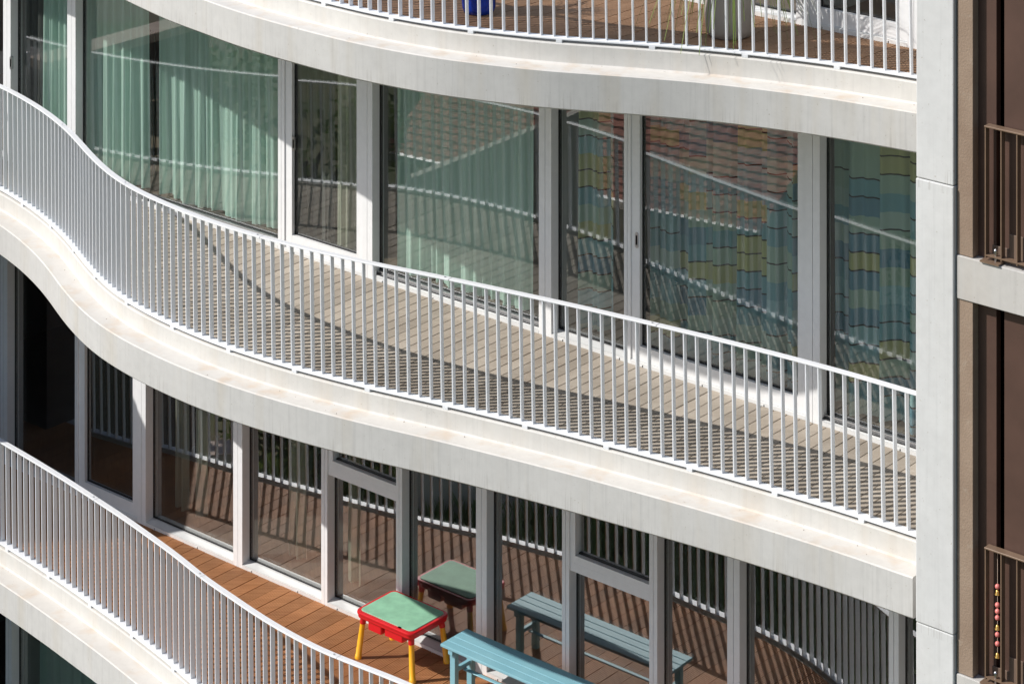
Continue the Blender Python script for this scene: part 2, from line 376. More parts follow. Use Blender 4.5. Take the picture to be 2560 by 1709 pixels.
class Curve:
    def __init__(self, P):
        self.P = P; self.a = np.concatenate([[0], np.cumsum(np.hypot(*np.diff(P, axis=0).T))])
        t = np.gradient(P, axis=0); t /= np.linalg.norm(t, axis=1)[:, None]; self.T = t; self.N = np.stack([t[:, 1], -t[:, 0]], 1)
        q = P - FC; self.s = q @ FT; self.d = q @ FN
    def at(self, u):
        return (np.array([np.interp(u, self.a, self.P[:, i]) for i in (0, 1)]), np.array([np.interp(u, self.a, self.T[:, i]) for i in (0, 1)]))
    def u_of_s(self, s): return float(np.interp(s, self.s, self.a))
    def u_near(self, p): return float(self.a[np.argmin(np.hypot(*(self.P - np.array(p)).T))])
    def sample(self, u0, u1, step):
        n = max(2, int((u1 - u0) / step) + 1); u = np.linspace(u0, u1, n)
        P = np.stack([np.interp(u, self.a, self.P[:, i]) for i in (0, 1)], 1)
        T = np.stack([np.interp(u, self.a, self.T[:, i]) for i in (0, 1)], 1); T /= np.linalg.norm(T, axis=1)[:, None]
        return P, np.stack([T[:, 1], -T[:, 0]], 1)
CUR = {2: Curve(smooth_curve(2, C2)), 1: Curve(smooth_curve(1, C1)), 3: Curve(smooth_curve(3, C3))}
CUR[0] = CUR[2]
S_L, S_FIN = -9.5, 4.964

# ------------------------------------------------------------------ the building
bld = empty('apartment_building', (*W(0, 0), 0))
tag(bld, 'pale concrete apartment block with wavy balcony slabs and full-height windows', 'building')
def bchild(o):
    o.parent = bld; o.matrix_parent_inverse = Matrix.Translation(bld.location).inverted(); return o

def strip(mb, P, N, a, b, m, zz):
    A = P + a[0] * N; B = P + b[0] * N
    mb.grid([[(*p, zz + a[1]) for p in A], [(*p, zz + b[1]) for p in B]], m, True)
def slab(l, s_ledge_end):
    c = CUR[l]; mb = MB(); z = ZB[l]
    P, N = c.sample(c.u_of_s(S_L), c.u_of_s(s_ledge_end), .05)
    OUT, KO = .245, .040
    prof = [((OUT - .012, -.495), (OUT, -.483), 0), ((OUT, -.483), (OUT, -.203), 0), ((OUT, -.203), (OUT - .008, -.195), 1),
            ((OUT - .008, -.195), (KO + .012, -.197), 1), ((KO + .012, -.197), (KO, -.185), 1), ((KO, -.185), (KO, -.046), 2), ((KO, -.046), (KO - .010, -.036), 2),
            ((KO - .010, -.036), (-.075, -.036), 2), ((-.075, -.036), (-.075, -.075), 2)]
    for a, b, m in prof: strip(mb, P, N, a, b, m, z)
    q = P - FC; ss = q @ FT; back = np.array([W(s, -5.0) for s in ss])
    mb.grid([[(*p, z - .075) for p in (P - .075 * N)], [(*p, z - .075) for p in back]], 2, False)
    mb.grid([[(*p, z - .495) for p in (P + (OUT - .012) * N)], [(*p, z - .495) for p in back]], 0, False)
    # closing face at the right-hand end of ledge and fascia
    e, n_ = P[-1], N[-1]
    mb.face([(*(e + o * n_), z + h) for o, h in ((OUT - .012, -.495), (OUT, -.483), (OUT, -.203), (OUT - .008, -.195), (KO, -.195), (KO, -.036), (-.6, -.036), (-.6, -.495))], 0)
    if s_ledge_end < S_FIN:
        P, N = c.sample(c.u_of_s(s_ledge_end) + .002, c.u_of_s(S_FIN + .05), .05)
        for a, b, m in prof[5:] + [((KO, -.495), (KO, -.185), 2)]: strip(mb, P, N, a, b, m, z)
        q = P - FC; back = np.array([W(s, -5.0) for s in q @ FT])
        mb.grid([[(*p, z - .075) for p in (P - .075 * N)], [(*p, z - .075) for p in back]], 2, False)
        mb.grid([[(*p, z - .495) for p in (P + KO * N)], [(*p, z - .495) for p in back]], 0, False)
    o = mb.build('balcony_slab', [M['conc'], M['ledge'], M['kerb']]); bchild(o)
    return o
slab(3, S_FIN + .02); slab(2, 4.885); slab(1, S_FIN + .02); slab(0, S_FIN + .02)

# decks: every plank is its own piece, square to the facade, cut to the curved edge
def line_hit(c, s, inset):
    """outward distance of the inset balcony edge on the plank line at s"""
    Q = c.P - inset * c.N; q = Q - FC
    return float(np.interp(s, q @ FT, q @ FN))
def deck(l, pitch, mat, grooves, s0, s1, thick=.026):
    c = CUR[l]; root = empty('deck'); bchild(root); z = ZD(l)
    k = 0; s = s0
    while s < s1:
        w = pitch - (.015 if grooves else .007); zz = z + random.uniform(-.0015, .0015)
        prof = []
        if grooves:
            g = w / (grooves - .42)
            for i in range(grooves):
                a = s + i * g
                prof += [(a, 0), (a + .58 * g, 0)]
                if i < grooves - 1: prof += [(a + .62 * g, -.005), (a + .96 * g, -.005)]
        else:
            prof = [(s, -.002), (s + .003, 0), (s + w - .003, 0), (s + w, -.002)]
        prof = [(prof[0][0], -thick)] + prof + [(prof[-1][0], -thick)]
        mb = MB(); A = [(*W(a, .004), zz + h) for a, h in prof]; B = [(*W(a, max(.05, line_hit(c, a, .086))), zz + h) for a, h in prof]
        mb.grid([A, B], 0, False); mb.face(list(reversed(A))); mb.face(B)
        o = mb.build('plank', mat, root)
        s += pitch; k += 1
    return root
deck(2, .126, M['deck2'], 0, -9.0, 5.02)
deck(1, .148, M['deck1'], 7, -9.0, 5.0)
deck(3, .148, M['deck3'], 7, -1.6, 4.9)

for l in (1, 2, 3):                 # black sheet added below the planks, its colour stands in for shade in the joints
    c = CUR[l]; P, N = c.sample(c.u_of_s(S_L), c.u_of_s(S_FIN), .1); A = P - .084 * N
    mb = MB(); mb.grid([[(*p, ZD(l) - .0275) for p in A], [(*W(s, .004), ZD(l) - .0275) for s in (A - FC) @ FT]], 0, False); bchild(mb.build('gap_shade_sheet', M['dark']))
# ------------------------------------------------------------------ windows
GL_D = -.105
def window(l, s0, s1, glassmat, post=.10, sash=False, sill=True, transom=None, handle=None, track=False, depth=.125):
    """post + glazing from s0 (outer left edge of the post) to s1 (outer left edge of the next post)"""
    z0, z1 = ZD(l) - .02, ZC(l)
    mb = MB()
    hw = post * .5
    mb.sdbox(s0, s0 + hw - .003, -depth - .03, 0, z0, z1)                 # twin post with a shadow gap
    mb.sdbox(s0 + hw - .003, s0 + hw + .003, -depth - .03, -.012, z0, z1)
    mb.sdbox(s0 + hw + .003, s0 + post, -depth - .03, .001, z0, z1)
    mb.sdbox(s0 + post, s1, -depth - .03, -.01, z1 - .07, z1 - .002)
    o = mb.build('window', M['frame']); bchild(o)
    def sub(mb_, name, mat, **k):
        return mb_.build(name, mat, o, **k)
    a, b = s0 + post, s1 - .001; gz0 = z0 + .07; gd = GL_D
    sl = MB()
    sl.sdbox(a, b, -.16, .002, z0, z0 + .050)
    if sash:
        sl.sdbox(a, b, -.16, -.004, z0 + .050, z0 + .056)
    else:
        q0, q1 = [W(a, -.012), W(b, -.012)], [W(a, -.085), W(b, -.085)]
        sl.face([(*q0[0], z0 + .0505), (*q0[1], z0 + .0505), (*q1[1], z0 + .066), (*q1[0], z0 + .066)])
        sl.sdbox(a, b, -.15, -.085, z0 + .05, z0 + .066)
    sub(sl, 'sill', M['sill'])
    k_ = s0 + post + .10
    while k_ < s1 - .05:
        dc = MB(); dc.sdbox(k_, k_ + .028, .0, .0065, z0 + .022, z0 + .036); sub(dc, 'drain_cap', M['sill'])
        dc = MB(); dc.sdbox(k_ + .0285, k_ + .034, .0, .005, z0 + .022, z0 + .036); sub(dc, 'drain_slot', M['dark'])
        k_ += .62
    if track:
        tk = MB(); tk.sdbox(a, b, -.060, -.035, z0 + .05, z0 + .0645); sub(tk, 'track', M['gasket'])
        rl = MB(); rl.sdbox(a, b, -.088, -.062, z0 + .055, z0 + .085); sub(rl, 'rail_profile', M['steel']); gz0 = z0 + .085
    if sash:
        w = .088; gd = -.055; sh = MB(); zb = z0 + .058
        sh.sdbox(a + .002, a + w, -.085, -.012, zb, z1 - .07); sh.sdbox(b - w * .9, b - .002, -.085, -.012, zb, z1 - .07)
        sh.sdbox(a + w, b - w * .9, -.085, -.013, zb, zb + .125); sh.sdbox(a + w, b - w * .9, -.085, -.013, z1 - .16, z1 - .07)
        sub(sh, 'sash', M['frame']); a, b = a + w, b - w * .9; gz0 = zb + .125
    gk = MB()
    for (p0, p1, q0, q1) in ((a, a + .011, gz0, z1 - .07), (b - .011, b, gz0, z1 - .07), (a, b, gz0, gz0 + .011)):
        gk.sdbox(p0, p1, gd - .03, gd + .008, q0, q1)
    sub(gk, 'gasket', M['gasket'])
    zlo = gz0 + .002
    if transom:
        zt = transom; tr = MB()
        tr.sdbox(a, b, -.10, -.014, zt - .085, zt - .012); tr.sdbox(a, b, -.10, -.016, zt - .012, zt - .009, ); tr.sdbox(a, b, -.10, -.014, zt - .009, zt + .055)
        tr.sdbox(a, a + .055, -.10, -.014, zt + .055, z1 - .07)
        sub(tr, 'transom', M['frame'])
        tg = MB(); tg.sdbox(a + .055, b, gd + .01, gd + .045, zt + .055, zt + .066); sub(tg, 'gasket', M['gasket'])
    def panes(x0, x1, y0, y1, dd):
        pn = MB(); tilt = random.uniform(-.0012, .0012)
        for off, tw in ((0, 0), (-.022, tilt)):
            c0, c1 = W(x0, dd + off - tw), W(x1, dd + off + tw)
            pn.face([(*c0, y0), (*c1, y0), (*c1, y1), (*c0, y1)], 0 if off == 0 else 1)
        sub(pn, 'pane', [glassmat, M['glass_in']])
    if transom:
        panes(a + .005, b - .003, zlo, transom - .086, gd); panes(a + .057, b - .003, transom + .056, z1 - .071, gd + .03)
    else:
        panes(a + .005, b - .003, zlo, z1 - .071, gd)
    if handle:
        hs, hz = handle; hb = MB(); pts = []
        for k in range(16):
            t = 2 * math.pi * k / 16; pts.append((math.cos(t) * .017, math.sin(t) * .017 + (.05 if math.sin(t) > 0 else -.05)))
        F = [(*W(hs + p[0], .006 if not sash else -.006), hz + p[1]) for p in pts]; Bk = [(*W(hs + p[0], -.02), hz + p[1]) for p in pts]
        hb.grid([F, Bk], 0, False, True); hb.face(list(F)); 
        hd = sub(hb, 'handle', M['steel'])
        sb = MB(); sb.sdbox(hs - .008, hs + .008, -.01, .0075 if not sash else -.0045, hz - .04, hz + .04); sub(sb, 'handle_slot', M['dark'])
    return o
P2 = [s_px(x) for x in (-330, 8, 168, 695, 905, 1347, 1560, 2013, 2268 + 30)]
G, G1 = M['glass'], M['glass1']
window(2, P2[0], P2[1], G, .10)
window(2, P2[1], P2[2], G, .12, handle=(s_px(27.5), ZD(2) + 1.03))
window(2, P2[2], P2[3], G, .13, track=True)
window(2, P2[3], P2[4], G, .085, sash=True, handle=(s_px(732), ZD(2) + 1.03))
window(2, P2[4], P2[5], G, .13, track=True)
window(2, P2[5], P2[6], G, .14)
window(2, P2[6], P2[7], G, .07, sash=True, handle=(s_px(1590), ZD(2) + 1.05))
window(2, P2[7], S_FIN, G, .14, track=True)
P1 = [s_px(x) for x in (-300, 0, 187, 343, 583, 803, 990, 1190, 1405, 1623, 1818, 2222)]
ZT1 = ZD(1) + 1.30
window(1, P1[0], P1[1], G1, .11)
window(1, P1[1], P1[2], G1, .12)
window(1, P1[2], P1[3], G1, .05, sash=True, handle=(s_px(352), ZD(1) + 1.03))
window(1, P1[3], P1[4], G1, .125)
window(1, P1[4], P1[5], G1, .125)
window(1, P1[5], P1[6], G1, .08, transom=ZT1)
window(1, P1[6], P1[7], G1, .075)
window(1, P1[7], P1[8], G1, .125)
window(1, P1[8], P1[9], G1, .08, transom=ZT1)
window(1, P1[9], P1[10], G1, .085)
window(1, P1[10], P1[11], G1, .125)
window(1, P1[11], S_FIN, G1, .09)
P3 = [s_px(x) for x in (1000, 1500, 1990, 2268)]
window(3, P3[0], P3[1], G, .12, track=True); window(3, P3[1], P3[2], G, .13); window(3, P3[2], P3[3], G, .12, sash=True); window(3, P3[3], S_FIN, G, .12)
P0 = [s_px(x) for x in (-500, -200, 14, 420, 700)]
for a, b in zip(P0[:-1], P0[1:]): window(0, a, b, G1, .10)

# rooms behind the glass
def room(l, divs):
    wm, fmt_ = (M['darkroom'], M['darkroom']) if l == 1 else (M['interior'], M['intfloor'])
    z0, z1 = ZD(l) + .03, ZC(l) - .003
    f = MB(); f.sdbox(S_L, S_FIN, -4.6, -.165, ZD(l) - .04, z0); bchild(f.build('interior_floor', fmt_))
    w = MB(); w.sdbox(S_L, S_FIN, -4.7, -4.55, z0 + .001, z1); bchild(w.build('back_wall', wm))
    for s in divs:
        d = MB(); d.sdbox(s - .06, s + .06, -4.5, -.17, z0 + .001, z1); bchild(d.build('partition_wall', wm))
room(2, [S_L, P2[3] + .04, P2[5] + .07, S_FIN - .06]); room(1, [S_L, P1[2] + .03, P1[7] + .07, S_FIN - .06])
room(3, [S_L, P3[2] + .05, S_FIN - .06]); room(0, [S_L, P0[2] + .05, S_FIN - .06])

# fin wall at the right: three stacked precast pieces
yr = W(S_FIN, 1.49)[1]
s_fr = s_px(2383.5, 1.49)
JZ = [2.0, 10.59, 13.75, 18.2]
for i in range(3):
    mb = MB(); ds = (.0, .004, -.003)[i]
    mb.sdbox(S_FIN, s_fr + ds * .5, -.4, 1.49 + ds, JZ[i] + .0025, JZ[i + 1] - .0025)
    bchild(mb.build('fin_panel', M['fin'], bevel=.008, seg=2))
mb = MB(); mb.sdbox(S_FIN + .02, s_fr - .02, -.39, 1.468, 1.9, 18.1); bchild(mb.build('fin_core', M['dark']))

# neighbouring stair block on the left, out of frame: it shades and darkens the lower-left windows
wg = empty('side_block', (*W(-9, 1.8), 0)); tag(wg, 'dark block with a pale coping just left of the balconies, mirrored in the left windows', 'building')
winv = Matrix.Translation(wg.location).inverted()
def wchild(o): o.parent = wg; o.matrix_parent_inverse = winv; return o
mb = MB(); mb.sdbox(-10.6, -7.35, .62, 3.0, 0, 10.9); wchild(mb.build('wall', M['wing']))
mb = MB(); mb.sdbox(-7.62, -7.352, .622, 2.998, 10.901, 11.70); wchild(mb.build('parapet', M['wing']))
mb = MB(); mb.sdbox(-7.66, -7.31, .61, 3.04, 11.703, 11.80); wchild(mb.build('coping', M['stone']))
for k in range(4):
    mb = MB(); mb.sdbox(-7.352, -7.33, 1.1, 2.2, 1.2 + 2.9 * k, 2.6 + 2.9 * k); wchild(mb.build('window', M['darkwin']))
# ------------------------------------------------------------------ railings
me_bal = {}
def bal_mesh(h):
    if h in me_bal: return me_bal[h]
    mb = MB(); T_, D_ = .0055, .045; lean = -.017 * h
    mb.hexa([(-T_, 0, 0), (T_, 0, 0), (T_, D_, 0), (-T_, D_, 0), (-T_ + lean, 0, h), (T_ + lean, 0, h), (T_ + lean, D_, h), (-T_ + lean, D_, h)])
    me = bpy.data.meshes.new('baluster'); me.from_pydata(mb.v, [], mb.f); me.materials.append(M['white'])
    bm = bmesh.new(); bm.from_mesh(me); bmesh.ops.bevel(bm, geom=[e for e in bm.edges if abs(e.verts[0].co.z - e.verts[1].co.z) > .5], offset=.0015, segments=1, affect='EDGES'); bm.to_mesh(me); bm.free()
    me_bal[h] = me; return me
fm = MB(); fm.box(-.024, .024, -.032, .05, -.036, -.012); FOOT = None
def railing(l, h, u_first, s_end, label, n_left, foot_phase):
    global FOOT
    c = CUR[l]; z = ZB[l]
    u1 = c.u_of_s(s_end); pitch = .106
    n = int(round((u1 - u_first) / pitch)); pitch = (u1 - u_first) / n
    root = empty('balcony_railing', (*c.at(u_first)[0], z)); tag(root, label, 'railing', 'white baluster railings along the balcony edges')
    inv = Matrix.Translation(root.location).inverted()
    def add(o): o.parent = root; o.matrix_parent_inverse = inv; return o
    us = [u_first + i * pitch for i in range(-n_left, n + 1)]
    for i, u in enumerate(us):
        p, t = c.at(u); o = bpy.data.objects.new('baluster', bal_mesh(h)); COL.objects.link(o)
        o.location = (*p, z); o.rotation_euler = (0, 0, math.atan2(t[1], t[0]) + random.gauss(0, .012)); add(o)
        if (i + foot_phase) % 7 == 0:
            p, t = c.at(u + pitch * .5)
            if FOOT is None:
                FOOT = fm.build('foot_bracket', M['white']); o = FOOT
            else:
                o = bpy.data.objects.new('foot_bracket', FOOT.data); COL.objects.link(o)
            o.location = (*p, z); o.rotation_euler = (0, 0, math.atan2(t[1], t[0])); add(o)
    P, N = c.sample(us[0] - .06, c.u_of_s(S_FIN + .04) if s_end > 4 else us[-1] + .05, .05)
    def bar(name, o0, o1, z0, z1):
        mb = MB(); be = .002
        prof = [(o0, z0), (o0, z1 - be), (o0 - be, z1), (o1 + be, z1), (o1, z1 - be), (o1, z0)]
        rows = [[(*(p + o * nn), z + zz) for o, zz in prof] for p, nn in zip(P, N)]
        for j in range(len(prof)):
            k = (j + 1) % len(prof); mb.grid([[r[j] for r in rows], [r[k] for r in rows]], 0, True)
        mb.face(rows[0]); mb.face(list(reversed(rows[-1])))
        return add(mb.build(name, M['white']))
    bar('bottom_plate', .030, -.050, -.0125, -.0005)
    bar('handrail', .005, -.052, h, h + .012)
    # joint screws in the handrail
    for k in range(int((us[-1] - us[0]) / 1.9)):
        p, t = c.at(us[0] + 1.0 + 1.9 * k); nn = np.array([t[1], -t[0]]); p = p - .024 * nn
        mb = MB(); mb.tube([(*p, z + h + .011), (*p, z + h + .0155)], .008, 10); add(mb.build('screw', M['steel']))
        p, t = c.at(us[0] + 1.05 + 1.9 * k); nn = np.array([t[1], -t[0]]); q = [p + nn * .006 + t * .0018, p - nn * .053 + t * .0018, p - nn * .053 - t * .0018, p + nn * .006 - t * .0018]
        mb = MB(); mb.hexa([(*a, z + h - .001) for a in q] + [(*a, z + h + .0126) for a in q]); add(mb.build('joint', M['steel']))
    return root
railing(2, 1.0, CUR[2].u_near(C2[0]), 4.698, 'white railing of the middle storey, over the greyed plank deck', 14, 3)
railing(1, .953, CUR[1].u_near(C1[0]), 4.70, 'white railing of the lower storey, in front of the red and green play table', 12, 1)
railing(3, 1.0, CUR[3].u_near(C3[6]), 4.75, 'white railing of the top storey, in front of blue pot and grey planter', 6, 4)

# ------------------------------------------------------------------ curtains
def curtain(name, l, s0, s1, mat, label, cat='curtain', group=None, folds=9, amp=.026, d=-.215, seed=1, zlift=.06, ztop=None, flare=0.02):
    rnd = random.Random(seed); z0, z1 = ZD(l) + zlift, ZC(l) - .02
    n = max(24, int((s1 - s0) / .011)); ph = [rnd.uniform(0, 6.28) for _ in range(4)]; fr = [folds * rnd.uniform(.85, 1.15), folds * 1.9 * rnd.uniform(.85, 1.1), folds * .45, folds * 3.1]
    L = s1 - s0; rows = []; zs = [z0, z0 + .25, z0 + .8, z0 + 1.5, z1]
    for zi, z in enumerate(zs):
        k = (z - z0) / (z1 - z0); r = []
        for i in range(n + 1):
            x = i / n * L
            w = amp * (math.sin(fr[0] * x * 6.28 + ph[0] + .25 * (1 - k)) + .45 * math.sin(fr[1] * x * 6.28 + ph[1] + .5 * k) + .6 * math.sin(fr[2] * x * 6.28 + ph[2]) + .2 * math.sin(fr[3] * x * 6.28 + ph[3]))
            e = flare * (1 - k) * math.sin(x * 9 + seed)
            r.append((*W(s0 + x + e * .5, d + w * (.75 + .35 * (1 - k)) + e), z))
        rows.append(r)
    mb = MB(); mb.grid(rows, 0, True)
    o = mb.build(name, mat); me = o.data; uvl = me.uv_layers.new(name='UVMap')
    for li, lp in enumerate(me.loops):
        vi = lp.vertex_index; i = vi % (n + 1); zi = vi // (n + 1); uvl.data[li].uv = (i / n * L * 1.4 + seed * 3.1, zs[zi] - z0)
    tag(o, label, cat, group); return o
DC = -.215
def sc(px): return s_px(px, DC)
CG = 'curtains behind the middle-storey windows'
curtain('curtain', 2, sc(50), sc(112), M['greycurt'], 'dark grey curtain behind the far left window of the middle storey', group=CG, seed=1)
curtain('curtain', 2, sc(114), sc(185), M['mint'], 'narrow mint curtain beside the dark grey one, far left of the middle storey', group=CG, seed=2)
curtain('curtain', 2, sc(222), sc(370), M['mint'], 'mint green curtain left of the dark gap with hanging cables', group=CG, folds=7, seed=3)
curtain('curtain', 2, sc(405), sc(690), M['mint'], 'wide mint green curtain right of the dark gap with hanging cables', group=CG, folds=6, seed=4, flare=.04)
curtain('curtain', 2, sc(760), sc(838), M['greycurt'], 'dark curtain behind the left half of the narrow sash door', group=CG, seed=5)
curtain('curtain', 2, sc(840), sc(893), M['cream'], 'cream curtain behind the right half of the narrow sash door', group=CG, seed=6)
curtain('curtain', 2, sc(998), sc(1338), M['mint'], 'mint green curtain filling the window left of the patterned curtains', group=CG, folds=6, seed=7)
curtain('curtain', 2, sc(1445), sc(1535), M['pattern'], 'narrow patchwork-patterned curtain in the slim window beside the sash door', group=CG, folds=6, seed=8, amp=.04, d=-.27)
curtain('curtain', 2, sc(1618), sc(2012), M['pattern'], 'wide patchwork-patterned curtain in blues and olive behind the broad window', group=CG, folds=4.6, seed=9, amp=.05, d=-.29)
curtain('curtain', 2, sc(2068), sc(2330), M['pattern'], 'patchwork-patterned curtain beside the concrete fin wall', group=CG, folds=4.0, seed=12, amp=.05, d=-.29)
G1C = 'sheer curtains behind the lower-storey windows'
curtain('curtain', 1, s_px(440, -.4), s_px(470, -.4), M['cream'], 'pale sheer curtain in the lower-storey window right of the door', group=G1C, seed=21, d=-.4)
curtain('curtain', 1, s_px(494, -.4), s_px(515, -.4), M['cream'], 'slim pale curtain strip, second in the lower-storey window right of the door', group=G1C, seed=22, d=-.4)
curtain('curtain', 1, s_px(722, -.4), s_px(762, -.4), M['cream'], 'sheer curtain strip left of the opening-light window on the lower storey', group=G1C, seed=23, d=-.4)
curtain('curtain', 1, s_px(868, -.4), s_px(905, -.4), M['cream'], 'sheer curtain strip behind the play table, lower storey', group=G1C, seed=24, d=-.4)
curtain('curtain', 0, s_px(55, -.4), s_px(330, -.4), M['mint'], 'mint curtain in the bottom left corner, below the lowest slab', seed=25, d=-.4, folds=5)
# hanging cables in the gap, and a picture-dark cabinet behind
cb = MB()
for k, (a, w_) in enumerate(((376, .02), (383, -.03), (388, .015))):
    s = s_px(a, -.5); pts = []
    for i in range(14):
        t = i / 13; pts.append((*W(s + w_ * math.sin(t * 5 + k), -.5 + .02 * math.sin(t * 7 + k)), ZD(2) + 1.55 - 1.48 * t))
    cb.tube(pts, .006, 6)
tag(cb.build('cable_bundle', M['black']), 'black cables hanging in the dark gap between two mint curtains', 'cables')

# ------------------------------------------------------------------ play table
def rbox(name, x0, x1, y0, y1, z0, z1, mat, parent, r=.02, seg=4, rz=None):
    """box with rounded vertical corners and softened rims, in the parent's local axes"""
    bm = bmesh.new(); bmesh.ops.create_cube(bm, size=1)
    for v in bm.verts: v.co = ((x0 + x1) / 2 + v.co.x * (x1 - x0), (y0 + y1) / 2 + v.co.y * (y1 - y0), (z0 + z1) / 2 + v.co.z * (z1 - z0))
    ed = [e for e in bm.edges if abs(e.verts[0].co.z - e.verts[1].co.z) > 1e-6]
    bmesh.ops.bevel(bm, geom=ed, offset=r, segments=seg, profile=.5, affect='EDGES')
    if rz:
        ed = [e for e in bm.edges if abs(e.verts[0].co.z - e.verts[1].co.z) < 1e-6 and len(e.link_faces) == 2 and any(abs(f.normal.z) > .9 for f in e.link_faces)]
        bmesh.ops.bevel(bm, geom=ed, offset=rz, segments=2, profile=.5, affect='EDGES')
    me = bpy.data.meshes.new(name); bm.to_mesh(me); bm.free(); me.materials.append(mat)
    for p in me.polygons: p.use_smooth = len(p.vertices) == 4 and False
    return link(name, me, parent)
zd1 = ZD(1)
tb = empty('play_table', (*W(-1.118, .285), zd1)); tb.rotation_euler = (0, 0, ANG)
tag(tb, 'small red and green children\'s play table with yellow legs on the brown deck', 'table')
# local x along the facade, local y towards the glass
hx, hy = .340, .252
rbox('tray', -hx, hx, -hy, hy, .375, .430, M['red'], tb, .06, 6, .012)
rbox('rim', -hx - .008, hx + .008, -hy - .008, hy + .008, .405, .436, M['red'], tb, .065, 6, .010)
rbox('board', -hx + .026, hx - .026, -hy + .026, hy - .026, .425, .4425, M['green'], tb, .045, 6, .003)
rbox('storage_bin', -.20, -.035, -hy + .012, hy - .02, .305, .38, M['red'], tb, .015, 3)
rbox('storage_bin', .0, .22, -hy + .012, hy - .02, .315, .38, M['red'], tb, .015, 3)
for sx in (-1, 1):
    for sy in (-1, 1):
        top = Vector((sx * (hx - .055), sy * (hy - .055), .40)); foot = Vector((sx * (hx - .010), sy * (hy - .025), 0))
        dr = (foot - top).normalized()
        a = top + dr * .085
        mb = MB(); mb.tube([a - dr * .004, foot - dr * .03, foot - dr * .028, foot], [.024, .028, .031, .031], 14); lg = mb.build('leg', M['yellow'], tb)
        mb = MB(); mb.tube([top, a], [.029, .028], 14); mb.build('leg_socket', M['red'], tb)
pg = MB(); pg.box(.165, .195, -hy + .012, -hy + .026, .4375, .444); pg.build('finger_notch', M['dark'], tb)

# ------------------------------------------------------------------ bench
bn = empty('bench', (*W(-.46, .3375), zd1)); bn.rotation_euler = (0, 0, ANG)
tag(bn, 'turquoise painted slatted wooden bench beside the play table', 'bench')
BL = 1.82
for i in range(4):
    y0 = -.175 + i * .088
    mb = MB(); mb.box(0, BL + random.uniform(-.006, .006), y0, y0 + .0835, .425, .450); mb.build('slat', M['bench'], bn, bevel=.004, seg=2)
for x in (.075, BL - .135):
    for y in (-.135, .085):
        mb = MB(); mb.box(x, x + .060, y, y + .05, 0, .4245); mb.build('leg', M['bench'], bn, bevel=.003, seg=1)
    mb = MB(); mb.box(x + .012, x + .048, -.0845, .0845, .21, .245); mb.build('end_stretcher', M['bench'], bn, bevel=.002, seg=1)
    mb = MB(); mb.box(x + .005, x + .055, -.165, .165, .380, .4245); mb.build('end_rail', M['bench'], bn, bevel=.002, seg=1)
mb = MB(); mb.box(.1235, BL - .0875, -.020, .020, .20, .2095); mb.build('long_stretcher', M['bench'], bn, bevel=.002, seg=1)
# small white plug box under the bench
pb = empty('socket_box', (*W(.02, .10), zd1)); pb.rotation_euler = (0, 0, ANG); tag(pb, 'small white outdoor socket box with open lid under the bench', 'socket box')
rbox('body', -.09, .09, -.05, .05, .02, .10, M['whiteplastic'], pb, .012, 3, .006)
mb = MB(); mb.hexa([(-.09, -.05, .101), (.09, -.05, .101), (.09, .05, .112), (-.09, .05, .112), (-.09, -.05, .109), (.09, -.05, .109), (.09, .05, .120), (-.09, .05, .120)]); mb.build('lid', M['whiteplastic'], pb)
mb = MB(); mb.box(-.03, .02, -.054, -.049, .045, .07); mb.build('latch', M['dark'], pb)
mb = MB(); mb.box(.095, .115, -.02, .02, 0, .11); mb.build('stand', M['whiteplastic'], pb)

# ------------------------------------------------------------------ pots on the top deck
zd3 = ZD(3)
def lathe(name, prof, mat, parent, n=40):
    mb = MB(); mb.grid([[(r * math.cos(2 * math.pi * k / n), r * math.sin(2 * math.pi * k / n), z) for k in range(n)] for r, z in prof], 0, True, True)
    mb.face([(prof[0][0] * math.cos(-2 * math.pi * k / n), prof[0][0] * math.sin(-2 * math.pi * k / n), prof[0][1]) for k in range(n)])
    return mb.build(name, mat, parent)
def blades(n, r0, h, spread, rnd, w=.006):
    mb = MB()
    for k in range(n):
        a = rnd.uniform(0, 6.283); r = r0 * math.sqrt(rnd.random()); b = Vector((r * math.cos(a), r * math.sin(a), 0))
        a2 = a + rnd.uniform(-.6, .6); L = h * rnd.uniform(.6, 1.15); sp = spread * rnd.uniform(.4, 1.2); dirv = Vector((math.cos(a2), math.sin(a2), 0)); side = Vector((-dirv.y, dirv.x, 0))
        rows = []
        for i in range(7):
            t = i / 6; p = b + dirv * (sp * t ** 1.3) + Vector((0, 0, L * (t * 1.5 - 1.15 * (t ** 2.6) * (sp / spread))))
            ww = w * (1 - t * .85); rows.append([p - side * ww, p + side * ww])
        mb.grid(rows, 0, True)
    return mb
sb_, db_ = SD(*W(.739, 1.384))
bpz = empty('blue_pot', (*W(.757, 1.40), zd3)); tag(bpz, 'glossy cobalt blue glazed pot on the top deck', 'pot')
lathe('pot', [(.10, .0), (.125, .012), (.138, .05), (.150, .25), (.165, .40), (.175, .42), (.160, .42), (.145, .38)], M['blueglaze'], bpz)
rnd = random.Random(3); mb = blades(70, .10, .45, .30, rnd, .009); q = mb.build('foliage', M['leaf'], bpz); q.location.z = .38; q['kind'] = 'stuff'
gp = empty('grey_planter', (*W(2.71, .62), zd3)); tag(gp, 'tall grey round planter with long drooping grass on the top deck', 'planter')
lathe('pot', [(.150, .0), (.172, .012), (.188, .06), (.198, .16), (.206, .30), (.216, .52), (.222, .56), (.205, .56), (.195, .52)], M['planter'], gp, 48)
mb = blades(150, .14, .80, .62, rnd, .005); q = mb.build('grass', M['grass'], gp); q.location.z = .53; q['kind'] = 'stuff'
mb = blades(26, .14, .55, .55, rnd, .003); q = mb.build('dry_grass', M['drygrass'], gp); q.location.z = .53; q['kind'] = 'stuff'
mb = MB()
